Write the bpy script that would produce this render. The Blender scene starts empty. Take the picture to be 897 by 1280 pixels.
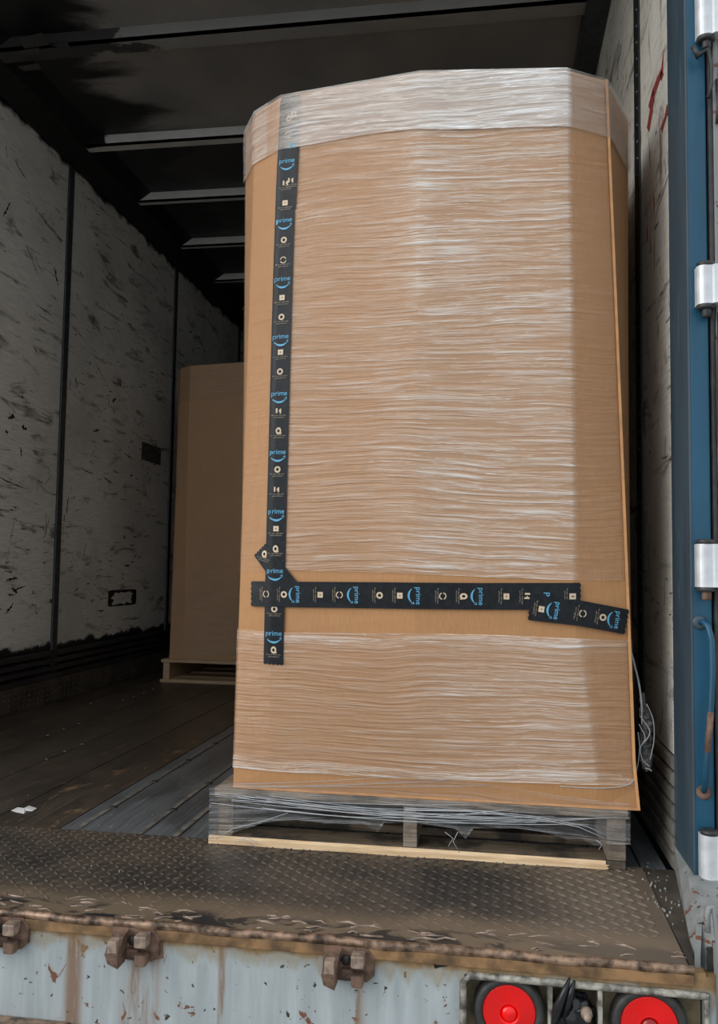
import bpy, bmesh, math, random
from mathutils import Vector, Matrix
from mathutils.bvhtree import BVHTree
C = bpy.context.scene.collection
rnd = random.Random(7)
R = math.radians

# ------------------------------------------------------------------ camera
CAMZ = 0.68
F, CX, CY = 1060.68, 448.5, 640.0
YAW, PITCH, ROLL = .155199, .0672318, .0148627
fw = Vector((-math.sin(YAW)*math.cos(PITCH), math.cos(YAW)*math.cos(PITCH), math.sin(PITCH)))
rt0 = Vector((math.cos(YAW), math.sin(YAW), 0)); up0 = rt0.cross(fw)
rt = rt0*math.cos(ROLL) + up0*math.sin(ROLL); up = -rt0*math.sin(ROLL) + up0*math.cos(ROLL)
CAM = Vector((0, 0, CAMZ))
cd = bpy.data.cameras.new('camera'); cam = bpy.data.objects.new('camera', cd); C.objects.link(cam)
cd.sensor_fit = 'HORIZONTAL'; cd.sensor_width = 36; cd.lens = F*36/897; cd.clip_start = .02
m = Matrix((rt, up, -fw)).transposed().to_4x4(); m.translation = CAM
cam.matrix_world = m
bpy.context.scene.camera = cam

# ------------------------------------------------------------------ light: overcast sky and a broad soft sun from behind left
w = bpy.data.worlds.new('sky'); bpy.context.scene.world = w; w.use_nodes = True
bg = w.node_tree.nodes['Background']; bg.inputs[0].default_value = (.87, .94, 1.0, 1); bg.inputs[1].default_value = 1.0
sd = bpy.data.lights.new('sun', 'SUN'); sd.energy = 1.6; sd.angle = R(50); sd.color = (1, .985, .96)
sun = bpy.data.objects.new('sun', sd); C.objects.link(sun)
sun.rotation_euler = Vector((-.86, -.60, .40)).to_track_quat('Z', 'Y').to_euler()
sun.location = (-3, -4, 4)
vs = bpy.context.scene.view_settings
vs.view_transform = 'Standard'; vs.look = 'None'; vs.gamma = 1; vs.use_curve_mapping = False; vs.exposure = 0.12

def at(px, py, ax, val):            # a point of the photo on a world plane
    d = rt*(px-CX) - up*(py-CY) + fw*F
    t = (val-CAM[ax])/d[ax]
    return CAM + d*t

# ------------------------------------------------------------------ object helpers
ORG = {}
def tag(o, label=None, cat=None, group=None, kind=None):
    if label: o['label'] = label
    if cat: o['category'] = cat
    if group: o['group'] = group
    if kind: o['kind'] = kind
    return o
def empty(name, loc, label=None, cat=None, group=None, kind=None):
    o = bpy.data.objects.new(name, None); C.objects.link(o); o.location = loc
    o.empty_display_size = .05; ORG[o.name] = Vector(loc)
    return tag(o, label, cat, group, kind)
def link(name, me, mat, parent=None, loc=None):
    o = bpy.data.objects.new(name, me); C.objects.link(o)
    for k in (mat if isinstance(mat, (list, tuple)) else [mat]): me.materials.append(k)
    base = ORG[parent.name] if parent else Vector((0, 0, 0))
    L = Vector(loc) if loc is not None else base
    if L.length > 0: me.transform(Matrix.Translation(-L))
    o.location = L-base; ORG[o.name] = L
    if parent: o.parent = parent
    return o
class MB:
    def __init__(s): s.v = []; s.f = []; s.m = []; s.sm = []
    def add(s, v, f, mi=0, smooth=False):
        n = len(s.v); s.v += [tuple(p) for p in v]; s.f += [[i+n for i in q] for q in f]
        s.m += [mi]*len(f); s.sm += [smooth]*len(f); return s
    def box(s, a, b, bev=0, mi=0):
        x0, y0, z0 = [min(p, q) for p, q in zip(a, b)]; x1, y1, z1 = [max(p, q) for p, q in zip(a, b)]
        if bev <= 0:
            v = [(x0,y0,z0),(x1,y0,z0),(x1,y1,z0),(x0,y1,z0),(x0,y0,z1),(x1,y0,z1),(x1,y1,z1),(x0,y1,z1)]
            return s.add(v, [(0,3,2,1),(4,5,6,7),(0,1,5,4),(1,2,6,5),(2,3,7,6),(3,0,4,7)], mi)
        bm = bmesh.new(); bmesh.ops.create_cube(bm, size=1)
        for p in bm.verts: p.co = Vector(((x0+x1)/2+p.co.x*(x1-x0), (y0+y1)/2+p.co.y*(y1-y0), (z0+z1)/2+p.co.z*(z1-z0)))
        bmesh.ops.bevel(bm, geom=bm.edges[:], offset=bev, segments=2, affect='EDGES', profile=.6)
        bm.verts.ensure_lookup_table()
        s.add([p.co for p in bm.verts], [[q.index for q in f.verts] for f in bm.faces], mi); bm.free(); return s
    def tube(s, pts, r, n=8, mi=0, cap=True):
        pts = [Vector(p) for p in pts]; rs = r if isinstance(r, (list, tuple)) else [r]*len(pts)
        V = []; prev = None
        for i, p in enumerate(pts):
            t = (pts[min(i+1, len(pts)-1)]-pts[max(i-1, 0)]).normalized()
            if prev is None:
                a = Vector((0, 0, 1)) if abs(t.z) < .9 else Vector((1, 0, 0)); u = t.cross(a).normalized()
            else: u = (prev - t*prev.dot(t)).normalized()
            prev = u; b = t.cross(u)
            V += [p+(u*math.cos(2*math.pi*k/n)+b*math.sin(2*math.pi*k/n))*rs[i] for k in range(n)]
        Fc = []
        for i in range(len(pts)-1):
            for k in range(n): Fc.append((i*n+k, i*n+(k+1) % n, (i+1)*n+(k+1) % n, (i+1)*n+k))
        if cap: Fc += [tuple(range(n))[::-1], tuple((len(pts)-1)*n+k for k in range(n))]
        return s.add(V, Fc, mi, True)
    def lathe(s, cen, axis, prof, n=32, mi=0):      # prof: (radius, height) along axis
        ax = Vector(axis).normalized(); a = Vector((0, 0, 1)) if abs(ax.z) < .9 else Vector((1, 0, 0))
        u = ax.cross(a).normalized(); b = ax.cross(u); cen = Vector(cen); V = []; Fc = []
        for r, h in prof: V += [cen+ax*h+(u*math.cos(2*math.pi*k/n)+b*math.sin(2*math.pi*k/n))*r for k in range(n)]
        for i in range(len(prof)-1):
            for k in range(n): Fc.append((i*n+k, i*n+(k+1) % n, (i+1)*n+(k+1) % n, (i+1)*n+k))
        return s.add(V, Fc, mi, True)
    def prism(s, poly, dirv, mi=0):                  # poly of 3d points extruded by dirv
        n = len(poly); d = Vector(dirv); V = [Vector(p) for p in poly]+[Vector(p)+d for p in poly]
        return s.add(V, [tuple(range(n)), tuple(range(n, 2*n))[::-1]]+[(i, i+n, (i+1) % n+n, (i+1) % n) for i in range(n)], mi)
    def build(s, name, mat, parent=None, loc=None, fix=True):
        me = bpy.data.meshes.new(name); me.from_pydata(s.v, [], s.f)
        for i, p in enumerate(me.polygons): p.material_index = s.m[i]; p.use_smooth = s.sm[i]
        if fix:
            bm = bmesh.new(); bm.from_mesh(me); bmesh.ops.recalc_face_normals(bm, faces=bm.faces[:]); bm.to_mesh(me); bm.free()
        me.update(); return link(name, me, mat, parent, loc)

# ------------------------------------------------------------------ materials
class NT:
    def __init__(s, name):
        s.m = bpy.data.materials.new(name); s.m.use_nodes = True; s.t = s.m.node_tree
        s.b = s.t.nodes['Principled BSDF']; s.out = s.t.nodes['Material Output']
        s.co = s.t.nodes.new('ShaderNodeTexCoord')
    def lk(s, a, b): s.t.links.new(a, b)
    def put(s, sock, v):
        if hasattr(v, 'links'): s.lk(v, sock)
        elif isinstance(v, tuple) and len(v) == 3 and sock.type == 'RGBA': sock.default_value = (*v, 1)
        else: sock.default_value = v
    def map(s, scale=(1, 1, 1), rot=(0, 0, 0), uv=False, loc=(0, 0, 0)):
        n = s.t.nodes.new('ShaderNodeMapping'); s.lk(s.co.outputs['UV' if uv else 'Object'], n.inputs[0])
        n.inputs['Scale'].default_value = scale; n.inputs['Rotation'].default_value = rot; n.inputs['Location'].default_value = loc
        return n.outputs[0]
    def noise(s, vec, scale=1, det=4, rough=.55, dist=0):
        n = s.t.nodes.new('ShaderNodeTexNoise'); s.lk(vec, n.inputs['Vector'])
        n.inputs['Scale'].default_value = scale; n.inputs['Detail'].default_value = det
        n.inputs['Roughness'].default_value = rough; n.inputs['Distortion'].default_value = dist
        return n.outputs['Fac']
    def ramp(s, f, a, b, lo=0., hi=1.):
        n = s.t.nodes.new('ShaderNodeMapRange'); s.lk(f, n.inputs[0]); n.interpolation_type = 'SMOOTHSTEP'
        for i, v in zip((1, 2, 3, 4), (a, b, lo, hi)): n.inputs[i].default_value = v
        return n.outputs[0]
    def math(s, op, a, b=0.):
        n = s.t.nodes.new('ShaderNodeMath'); n.operation = op; s.put(n.inputs[0], a); s.put(n.inputs[1], b); return n.outputs[0]
    def mix(s, f, a, b):
        n = s.t.nodes.new('ShaderNodeMix'); n.data_type = 'RGBA'; s.put(n.inputs[0], f); s.put(n.inputs[6], a); s.put(n.inputs[7], b)
        return n.outputs[2]
    def sep(s, uv=False):
        n = s.t.nodes.new('ShaderNodeSeparateXYZ'); s.lk(s.co.outputs['UV' if uv else 'Object'], n.inputs[0]); return n.outputs
    def bump(s, h, st=.3, dist=.002):
        n = s.t.nodes.new('ShaderNodeBump'); s.lk(h, n.inputs['Height']); n.inputs['Strength'].default_value = st
        n.inputs['Distance'].default_value = dist; s.lk(n.outputs[0], s.b.inputs['Normal']); return n.outputs[0]
    def set(s, col=None, rough=None, metal=None, spec=None):
        if col is not None: s.put(s.b.inputs['Base Color'], col)
        if rough is not None: s.put(s.b.inputs['Roughness'], rough)
        if metal is not None: s.put(s.b.inputs['Metallic'], metal)
        if spec is not None: s.b.inputs['Specular IOR Level'].default_value = spec
        return s.m

def plain(name, col, rough=.6, metal=0., var=.25, scale=30, spec=None, bump=.15):
    n = NT(name); f = n.noise(n.map(), scale, 5)
    n.bump(f, bump, .001)
    return n.set(n.mix(n.ramp(f, .3, .7), tuple(c*(1-var) for c in col), tuple(min(1, c*(1+var)) for c in col)), rough, metal, spec)

def m_wall(name, base, right=False):
    n = NT(name)
    grain = n.noise(n.map((1, 1.6, 26)), 6, 5, .6)
    big = n.noise(n.map((1, .7, .9)), 2.2, 4)
    c = n.mix(n.ramp(grain, .35, .7), tuple(x*.80 for x in base), base)
    c = n.mix(n.ramp(big, .38, .72, 0, .55), c, tuple(x*.52 for x in base))
    # smeared dirt, short slanted gouges, long horizontal scratches, chipped spots
    sm = n.noise(n.map((1, 2.2, 9), (R(-14 if not right else 38), 0, 0)), 1.6, 6, .62, .6)
    c = n.mix(n.ramp(sm, .54, .70, 0, .85), c, (.075, .068, .055))
    g1 = n.noise(n.map((1, 4.5, 20), (R(28 if not right else 62), 0, 0)), 2.3, 3, .6, .5)
    g1m = n.noise(n.map((1, 1, 1), loc=(3, 1, 5)), 2.6, 3)
    gm = n.math('MULTIPLY', n.ramp(g1, .635, .665), n.ramp(g1m, .46, .58))
    g2 = n.noise(n.map((1, 1.2, 34), (R(-5 if not right else 50), 0, 0), loc=(0, 4, 2)), 2.0, 3, .6, .35)
    g2m = n.noise(n.map((1, 1, 1), loc=(7, 4, 1)), 3.0, 3)
    gm2 = n.math('MULTIPLY', n.ramp(g2, .64, .67), n.ramp(g2m, .50, .60))
    g3 = n.noise(n.map((1, 9, 14), loc=(1, 9, 4)), 2.6, 4, .7, .8)
    gm3 = n.ramp(g3, .70, .72)
    g4 = n.noise(n.map((1, 30, 3), (R(12), 0, 0), loc=(1, 2, 4)), 2.0, 3, .6, .4)
    gm4 = n.math('MULTIPLY', n.ramp(g4, .67, .69), n.ramp(g1m, .5, .6))
    mk = n.math('MAXIMUM', n.math('MAXIMUM', gm, gm2), n.math('MAXIMUM', gm3, gm4))
    c = n.mix(n.math('MULTIPLY', mk, .93), c, (.014, .013, .012))
    z = n.sep()[2]
    # black grime above the scuff band and along the top edge
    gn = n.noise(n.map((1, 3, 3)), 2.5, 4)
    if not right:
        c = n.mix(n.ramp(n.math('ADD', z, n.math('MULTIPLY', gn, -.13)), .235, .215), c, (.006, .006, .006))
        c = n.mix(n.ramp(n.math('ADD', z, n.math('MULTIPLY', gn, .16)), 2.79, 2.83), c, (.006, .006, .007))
    else:
        rd = n.noise(n.map((1, 16, 3.2), (R(-24), 0, 0), loc=(0, 2, .4)), 1.5, 4, .6, .4)
        rm = n.math('MULTIPLY', n.ramp(rd, .60, .62), n.math('MULTIPLY', n.ramp(z, 1.50, 1.62), n.ramp(z, 2.05, 1.85)))
        rm = n.math('MULTIPLY', rm, n.ramp(n.sep()[1], 2.42, 2.36))
        c = n.mix(rm, c, (.30, .018, .018))
        br = n.noise(n.map((1, 10, 3.0), (R(-16), 0, 0), loc=(0, 3, 7)), 2.4, 5, .68, .7)
        c = n.mix(n.ramp(br, .57, .66, 0, .8), c, (.12, .095, .06))
        bs = n.noise(n.map((1, 26, 6), (R(-10), 0, 0), loc=(5, 3, 1)), 2.2, 4, .7, .6)
        c = n.mix(n.ramp(bs, .66, .70, 0, .9), c, (.02, .018, .015))
    n.bump(n.math('SUBTRACT', grain, mk), .35, .002)
    return n.set(c, .62)

def m_rusty(name, base, rust_top=None, streaks=()):
    n = NT(name); o = n.sep()
    f1 = n.noise(n.map(), 7, 6, .65); sp = n.noise(n.map(loc=(3, 3, 3)), 55, 3, .6, .3)
    ver = n.noise(n.map((1, 1, .12)), 26, 5, .6)
    c = n.mix(n.ramp(ver, .35, .7), tuple(x*.80 for x in base), tuple(x*1.08 for x in base))
    c = n.mix(n.ramp(f1, .60, .76, 0, .55), c, (.19, .16, .11))
    c = n.mix(n.ramp(sp, .655, .68), c, (.035, .02, .012))
    lowsp = n.noise(n.map(loc=(9, 1, 3)), 22, 4, .6, .6)
    c = n.mix(n.ramp(lowsp, .63, .66), c, (.15, .06, .03))
    rustc = n.mix(n.ramp(n.noise(n.map(), 40, 5), .35, .65), (.09, .038, .018), (.32, .17, .07))
    if rust_top is not None:
        e = n.math('ADD', o[2], n.math('MULTIPLY', n.noise(n.map((1, 1, .35)), 18, 5), .045))
        c = n.mix(n.ramp(e, rust_top+.018, rust_top+.030), c, rustc)
        e2 = n.math('ADD', o[2], n.math('MULTIPLY', ver, .13))
        c = n.mix(n.ramp(e2, rust_top+.035, rust_top+.06, 0, .55), c, (.22, .16, .07))
    for sx, wd in streaks:
        d = n.math('ABSOLUTE', n.math('SUBTRACT', o[0], sx))
        k = n.math('MULTIPLY', n.ramp(d, wd, wd*.2), n.ramp(ver, .42, .58))
        c = n.mix(n.math('MULTIPLY', k, .85), c, (.17, .085, .035))
    n.bump(n.math('ADD', f1, n.math('MULTIPLY', sp, -.4)), .5, .002)
    return n.set(c, .55, .0)

def m_card(name, base=(.46, .232, .095)):
    n = NT(name); fl = n.noise(n.map((60, 60, 3)), 6, 3); bg_ = n.noise(n.map(), 3, 4)
    c = n.mix(n.ramp(fl, .3, .7), tuple(x*.92 for x in base), tuple(x*1.06 for x in base))
    c = n.mix(n.ramp(bg_, .35, .7, 0, .35), c, tuple(x*.8 for x in base))
    n.bump(fl, .12, .001); return n.set(c, .7)

def m_film(name, tint=(.96, .91, .86), kx=1.0, base=.30, amp=.62, gloss=.10, body=(.86, .60, .41)):  # body: warm tan paints in cardboard light scattered through the film
    n = NT(name); at_ = n.t.nodes.new('ShaderNodeAttribute'); at_.attribute_name = 'haze'; hz = at_.outputs['Fac']
    # ripples of stretched film run along the wrap direction (u), each a few millimetres high (v)
    warp = n.noise(n.map((1.6, 1.2, 1), uv=True), 1.5, 2, .45)
    sp = n.sep(True)
    def lay(fu, fv, wp, det, dist=.15, off=0.):
        cmb = n.t.nodes.new('ShaderNodeCombineXYZ')
        n.lk(n.math('MULTIPLY', sp[0], fu*kx*.8), cmb.inputs[0]); cmb.inputs[2].default_value = off
        n.lk(n.math('MULTIPLY', n.math('ADD', sp[1], n.math('MULTIPLY', warp, wp)), fv), cmb.inputs[1])
        return n.noise(cmb.outputs[0], 1.0, det, .6, dist)
    s1 = lay(5.0, 105, .05, 3); s2 = lay(2.2, 9, .05, 3, .2, 4.); s3 = lay(7., 190, .07, 2, .1, 9.)
    fold = n.ramp(n.math('ABSOLUTE', n.math('SUBTRACT', s1, .5)), .030, .0)      # thin ridge lines
    st = n.math('ADD', n.math('MULTIPLY', n.ramp(s1, .46, .70), .40), n.math('MULTIPLY', fold, .24))
    st = n.math('ADD', st, n.math('MULTIPLY', n.ramp(s3, .50, .72), .26))
    st = n.math('MULTIPLY', st, n.ramp(s2, .34, .66, .78, 1.16))
    a = n.math('MINIMUM', n.math('MULTIPLY', hz, n.math('ADD', n.math('MULTIPLY', st, amp), base)), 1.)
    n.bump(n.math('ADD', s1, n.math('MULTIPLY', s3, .4)), .9, .0075)
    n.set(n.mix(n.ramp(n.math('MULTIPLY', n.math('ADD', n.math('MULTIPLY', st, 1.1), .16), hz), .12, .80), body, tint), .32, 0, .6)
    tr = n.t.nodes.new('ShaderNodeBsdfTransparent'); mx = n.t.nodes.new('ShaderNodeMixShader')
    n.lk(a, mx.inputs[0]); n.lk(tr.outputs[0], mx.inputs[1]); n.lk(n.b.outputs[0], mx.inputs[2])
    gl = n.t.nodes.new('ShaderNodeBsdfGlossy'); gl.inputs['Roughness'].default_value = .2
    bn = [x for x in n.t.nodes if x.type == 'BUMP'][0]; n.lk(bn.outputs[0], gl.inputs['Normal'])
    fr = n.t.nodes.new('ShaderNodeFresnel'); fr.inputs[0].default_value = 1.45; n.lk(bn.outputs[0], fr.inputs['Normal'])
    mx2 = n.t.nodes.new('ShaderNodeMixShader')
    n.lk(n.math('MULTIPLY', n.math('MULTIPLY', fr.outputs[0], gloss*4), n.ramp(hz, 0, .5)), mx2.inputs[0])
    n.lk(mx.outputs[0], mx2.inputs[1]); n.lk(gl.outputs[0], mx2.inputs[2]); n.lk(mx2.outputs[0], n.out.inputs[0])
    return n.m

def m_wood(name, a, b, stain=0.):
    n = NT(name); g = n.noise(n.map((2.2, 30, 40)), 4, 5, .6, .4); k = n.noise(n.map(loc=(2, 2, 2)), 9, 4)
    c = n.mix(n.ramp(g, .32, .68), a, b)
    if stain: c = n.mix(n.ramp(k, .45, .62, 0, stain), c, (.02, .017, .014))
    n.bump(g, .35, .002); return n.set(c, .75)

def m_plate():
    n = NT('tread_plate_steel'); f = n.noise(n.map(), 3.0, 6, .65, .3); g = n.noise(n.map(), 45, 5); o = n.sep()
    c = n.mix(n.ramp(f, .35, .65), (.030, .025, .021), (.085, .064, .046))
    c = n.mix(n.ramp(g, .55, .75, 0, .5), c, (.17, .13, .09))
    # dried tan mud towards the rear edge, black oily spots beside it
    e = n.math('ADD', o[1], n.math('MULTIPLY', f, .25))
    c = n.mix(n.ramp(e, 1.90, 1.80, 0, .75), c, (.20, .145, .095))
    h = n.noise(n.map((1, 2.2, 1), loc=(4, 0, 0)), 5, 5, .7, .8)
    e2 = n.math('MULTIPLY', n.ramp(h, .47, .53), n.ramp(o[1], 1.70, 1.66))
    c = n.mix(e2, c, (.022, .021, .021))
    x = n.math('ADD', o[0], n.math('MULTIPLY', h, .3)); c = n.mix(n.ramp(x, .1, .4, 0, .55), c, (.21, .16, .115))
    n.bump(g, .4, .001); return n.set(c, .42, .0, .5)

def m_floor(name, a, b, patch=None):
    n = NT(name); g = n.noise(n.map((34, 1.1, 1)), 3, 5, .65, .3); f = n.noise(n.map((3, 1.2, 1)), 2.2, 5, .6, .4); s = n.noise(n.map((50, 3, 1), loc=(2, 2, 2)), 3, 3, .6, .2)
    c = n.mix(n.ramp(g, .32, .68), a, b); c = n.mix(n.ramp(f, .42, .66, 0, .6), c, tuple(x*.35 for x in a))
    c = n.mix(n.ramp(s, .69, .73, 0, .7), c, tuple(min(1, x*3.2) for x in b))
    if patch:
        p = n.noise(n.map((7, 2.2, 1), loc=(5, 1, 2)), 2.2, 6, .75, .6); c = n.mix(n.ramp(p, .60, .66, 0, .8), c, patch)
    n.bump(g, .3, .002); return n.set(c, .40, 0, .55)

def m_paint(name, base, dirt=(.06, .06, .06), sc=1.):
    n = NT(name); f = n.noise(n.map((3, 3, .5)), 3*sc, 6, .65); s = n.noise(n.map((26, 26, 1.3), (R(8), R(5), 0)), 2, 4, .6, .5)
    c = n.mix(n.ramp(f, .38, .7), base, tuple(x*.62 for x in base)); c = n.mix(n.ramp(f, .62, .76, 0, .7), c, dirt)
    c = n.mix(n.ramp(s, .68, .73, 0, .55), c, (.35, .42, .46)); n.bump(f, .3, .001); return n.set(c, .42)

def m_ceiling():
    n = NT('ceiling_sheet'); f = n.noise(n.map((1, .8, 1)), 2.0, 4); o = n.sep()
    c = n.mix(n.ramp(f, .35, .7), (.22, .215, .21), (.33, .315, .29))
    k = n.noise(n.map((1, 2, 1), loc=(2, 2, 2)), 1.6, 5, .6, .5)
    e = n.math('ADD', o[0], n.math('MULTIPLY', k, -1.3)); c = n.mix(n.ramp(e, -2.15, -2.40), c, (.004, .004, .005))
    c = n.mix(n.ramp(o[1], 3.75, 3.95, 0, .88), c, (.02, .022, .026))  # darkness of the deep interior painted into the sheet colour
    return n.set(c, .5)
def m_bow():
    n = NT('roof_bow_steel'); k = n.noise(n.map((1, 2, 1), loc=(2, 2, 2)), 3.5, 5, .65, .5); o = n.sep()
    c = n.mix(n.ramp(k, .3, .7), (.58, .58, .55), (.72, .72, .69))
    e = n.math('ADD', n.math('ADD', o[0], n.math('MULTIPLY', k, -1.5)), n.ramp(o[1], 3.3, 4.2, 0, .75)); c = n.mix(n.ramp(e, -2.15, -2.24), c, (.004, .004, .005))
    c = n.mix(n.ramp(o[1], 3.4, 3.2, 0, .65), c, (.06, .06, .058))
    return n.set(c, .55)

M = {}
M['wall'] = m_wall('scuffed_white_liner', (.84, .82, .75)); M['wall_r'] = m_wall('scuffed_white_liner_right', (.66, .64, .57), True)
M['black'] = plain('black_grime', (.008, .008, .009), .55, var=.5, spec=.3)
M['rib'] = plain('dark_steel_strip', (.050, .056, .062), .45, .3)
M['scuff'] = plain('black_scuff_band', (.026, .026, .028), .45, var=.4, scale=12)
M['scuffb'] = plain('brown_scuff_band', (.065, .052, .040), .5, var=.5, scale=9)
M['scuff_r'] = plain('grimy_corrugated_band', (.17, .155, .13), .5, var=.35, scale=11)
M['ceil'] = m_ceiling(); M['bow'] = m_bow()
M['blue'] = m_paint('blue_frame_paint', (.005, .072, .135), (.05, .045, .045)); M['blue2'] = m_paint('faded_blue_paint', (.045, .075, .100), (.11, .11, .105))
M['sill'] = m_rusty('pale_grey_sill_paint', (.37, .41, .42), -.046, ((-.664, .06), (-.253, .04), (-.8, .03), (-.5, .012)))
M['greyp'] = m_rusty('grimy_grey_paint', (.23, .24, .235))
M['frame'] = plain('chipped_frame_paint', (.25, .235, .20), .5, var=.75, scale=45, bump=.6); M['lip'] = plain('worn_rusted_lip', (.21, .135, .09), .30, .45, var=.8, scale=45, bump=.9); M['lip2'] = plain('ochre_rust', (.19, .105, .045), .7, var=.6, scale=22, bump=.5)
M['rust'] = plain('brown_rust', (.13, .075, .05), .7, var=.5, scale=50, bump=.6)
M['rustl'] = plain('worn_rust_bare', (.30, .22, .17), .5, .2, var=.4, scale=60)
M['khaki'] = plain('rusty_khaki', (.13, .10, .055), .6, var=.6, scale=25, bump=.5)
M['plate'] = m_plate(); M['card'] = m_card('kraft_cardboard'); M['card2'] = m_card('kraft_cardboard_far', (.48, .29, .155))
M['fold'] = plain('orange_raw_fold', (.56, .28, .115), .7, var=.12)
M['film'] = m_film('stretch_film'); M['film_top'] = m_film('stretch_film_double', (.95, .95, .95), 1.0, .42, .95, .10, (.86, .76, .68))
M['film_low'] = m_film('stretch_film_loose', (.90, .91, .92), .6, .03, .60, .3, (.8, .8, .8))
M['strand'] = plain('film_strand', (.42, .43, .44), .2, var=.1)
M['wood'] = m_wood('weathered_grey_wood', (.18, .14, .105), (.33, .26, .195), .55); M['wood_d'] = m_wood('dark_stained_wood', (.11, .080, .052), (.22, .165, .11), .85)
M['fresh'] = m_wood('fresh_cut_pine', (.60, .40, .22), (.80, .58, .36)); M['wood_n'] = m_wood('tan_pallet_wood', (.42, .29, .17), (.55, .40, .25))
M['steel'] = m_floor('steel_floor_plank', (.085, .092, .098), (.15, .16, .165)); M['plank'] = m_floor('worn_brown_plank', (.045, .035, .026), (.10, .076, .055), (.24, .155, .075))
M['joint'] = plain('pale_joint_strip', (.16, .15, .13), .5, var=.4)
M['hole'] = plain('black_void', (.003, .003, .003), .9)
M['tape'] = plain('black_parcel_tape', (.010, .012, .015), .42, var=.3, scale=80, spec=.25)
M['pblue'] = plain('light_blue_print', (.10, .36, .56), .5, var=.1); M['pbeige'] = plain('beige_print', (.62, .48, .34), .5, var=.1); M['pdim'] = plain('dim_tan_print', (.30, .24, .17), .5, var=.2)
M['alu'] = plain('white_worn_aluminium', (.62, .64, .66), .35, .25, var=.15, scale=20)
M['dark'] = plain('dark_iron', (.025, .024, .023), .5, var=.4); M['rubber'] = plain('black_rubber', (.03, .03, .028), .55, var=.3, scale=60)
M['paper'] = plain('torn_white_paper', (.80, .80, .78), .8, var=.05); M['asphalt'] = plain('yard_concrete', (.27, .265, .25), .9, var=.3)
M['glassbit'] = plain('pale_grit', (.22, .22, .20), .25, var=.5)
M['plast'] = plain('black_plastic', (.010, .011, .013), .28, var=.3, bump=.3)
n = NT('red_lens'); o_ = n.sep(); rr = n.noise(n.map(), 60, 2)
n.b.inputs['Coat Weight'].default_value = .25; M['red'] = n.set((.90, .004, .004), .22, 0, .5)
M['red2'] = plain('red_lens_core', (.30, .012, .010), .18, var=.3)
n = NT('label_grime'); f_ = n.noise(n.map((1, 14, 30)), 3, 5, .7, .6)
M['redmark'] = plain('red_crayon', (.20, .022, .022), .7, var=.5, scale=90); M['sticker'] = n.set(n.mix(n.ramp(f_, .42, .58), (.012, .012, .012), (.13, .125, .11)), .6)

# ------------------------------------------------------------------ ground and sky surroundings
g = MB().box((-20, -18, -1.25), (20, 22, -1.15)).build('ground', M['asphalt']); tag(g, kind='structure')

# ------------------------------------------------------------------ trailer shell
WL, WR, HT, YB, YF = -2.16, .42, 2.757, 2.09, 8.6
wl = empty('wall_left', (WL, 0, 0), kind='structure')
seams = [2.51, 3.99, 5.475, 6.96]
ys = [1.72]+seams+[YF]
for i in range(len(ys)-1):
    MB().box((WL-.03, ys[i]+.027, .0), (WL, ys[i+1]-.027, HT+.05), .003).build('panel', M['wall'], wl)
for y in seams:
    b = MB(); b.box((WL-.02, y-.026, .0), (WL+.008, y+.026, HT+.02), .003)
    rv = MB()
    for k in range(52):
        for s in (-1, 1): rv.lathe((WL+.008, y+s*.015, .28+k*.047), (1, 0, 0), [(.0045, 0), (.0035, .002), (0, .003)], 6)
    o = b.build('seam_strip', M['rib'], wl); tag(rv.build('rivet', M['dark'], o), kind='stuff')
MB().box((WL-.06, 1.7, -.3), (WL-.031, YF, HT+.1)).build('outer_skin', M['greyp'], wl)
# scuff band: ridged black band over a dotted brown one
def ridges(x, s, z0, z1, n, depth, y0, y1):
    b = MB(); st = (z1-z0)/n
    pr = []
    for k in range(n):
        z = z0+k*st
        pr += [(x, z), (x+s*depth, z+st*.18), (x+s*depth, z+st*.72), (x, z+st*.9)]
    pr += [(x, z1)]
    poly = [Vector((x-s*.02, y0, z0))]+[Vector((a, y0, c)) for a, c in pr]+[Vector((x-s*.02, y0, z1))]
    return b.prism(poly, (0, y1-y0, 0))
tag(ridges(WL, 1, .115, .262, 4, .020, 1.72, YF).build('ribbed_band', M['scuff'], wl))
lb = MB().box((WL-.01, 1.72, .0), (WL+.022, YF, .118), .003).build('lower_band', M['scuffb'], wl)
dt = MB()
for i in range(120):
    for k in range(4): dt.lathe((WL+.022, 3.2+i*.042, .02+k*.024), (1, 0, 0), [(.006, 0), (.0045, .003), (0, .004)], 6)
tag(dt.build('stud', M['rib'], lb), kind='stuff')
# worn stencil label and torn sticker outline on the left wall
def wallquad(name, px0, py0, px1, py1, parent, mat, hollow=False):
    a = at(px0, (py0+py1)/2, 0, WL+.001); c = at(px1, (py0+py1)/2, 0, WL+.001); z1 = at((px0+px1)/2, py0, 0, WL).z; z0 = at((px0+px1)/2, py1, 0, WL).z
    b = MB(); y0, y1 = a.y, c.y
    if not hollow: b.box((WL-.001, y0, z0), (WL+.0015, y1, z1))
    else:
        N = 26; inn = []; out = []
        for i in range(N):
            t = 2*math.pi*i/N; cx_, cz_ = max(-1, min(1, 1.35*math.cos(t))), max(-1, min(1, 1.35*math.sin(t))); q = .58+.30*rnd.random()
            out.append((WL+.0015, (y0+y1)/2+cx_*(y1-y0)/2, (z0+z1)/2+cz_*(z1-z0)/2)); inn.append((WL+.0015, (y0+y1)/2+cx_*(y1-y0)/2*q, (z0+z1)/2+cz_*(z1-z0)/2*q))
        b.add(out+inn, [(i, (i+1) % N, N+(i+1) % N, N+i) for i in range(N)])
    return b.build(name, mat, parent)
wallquad('sticker', 177, 556, 201, 578, wl, M['sticker'])
wallquad('sticker', 135, 737, 170, 757, wl, M['black'], True)
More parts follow.
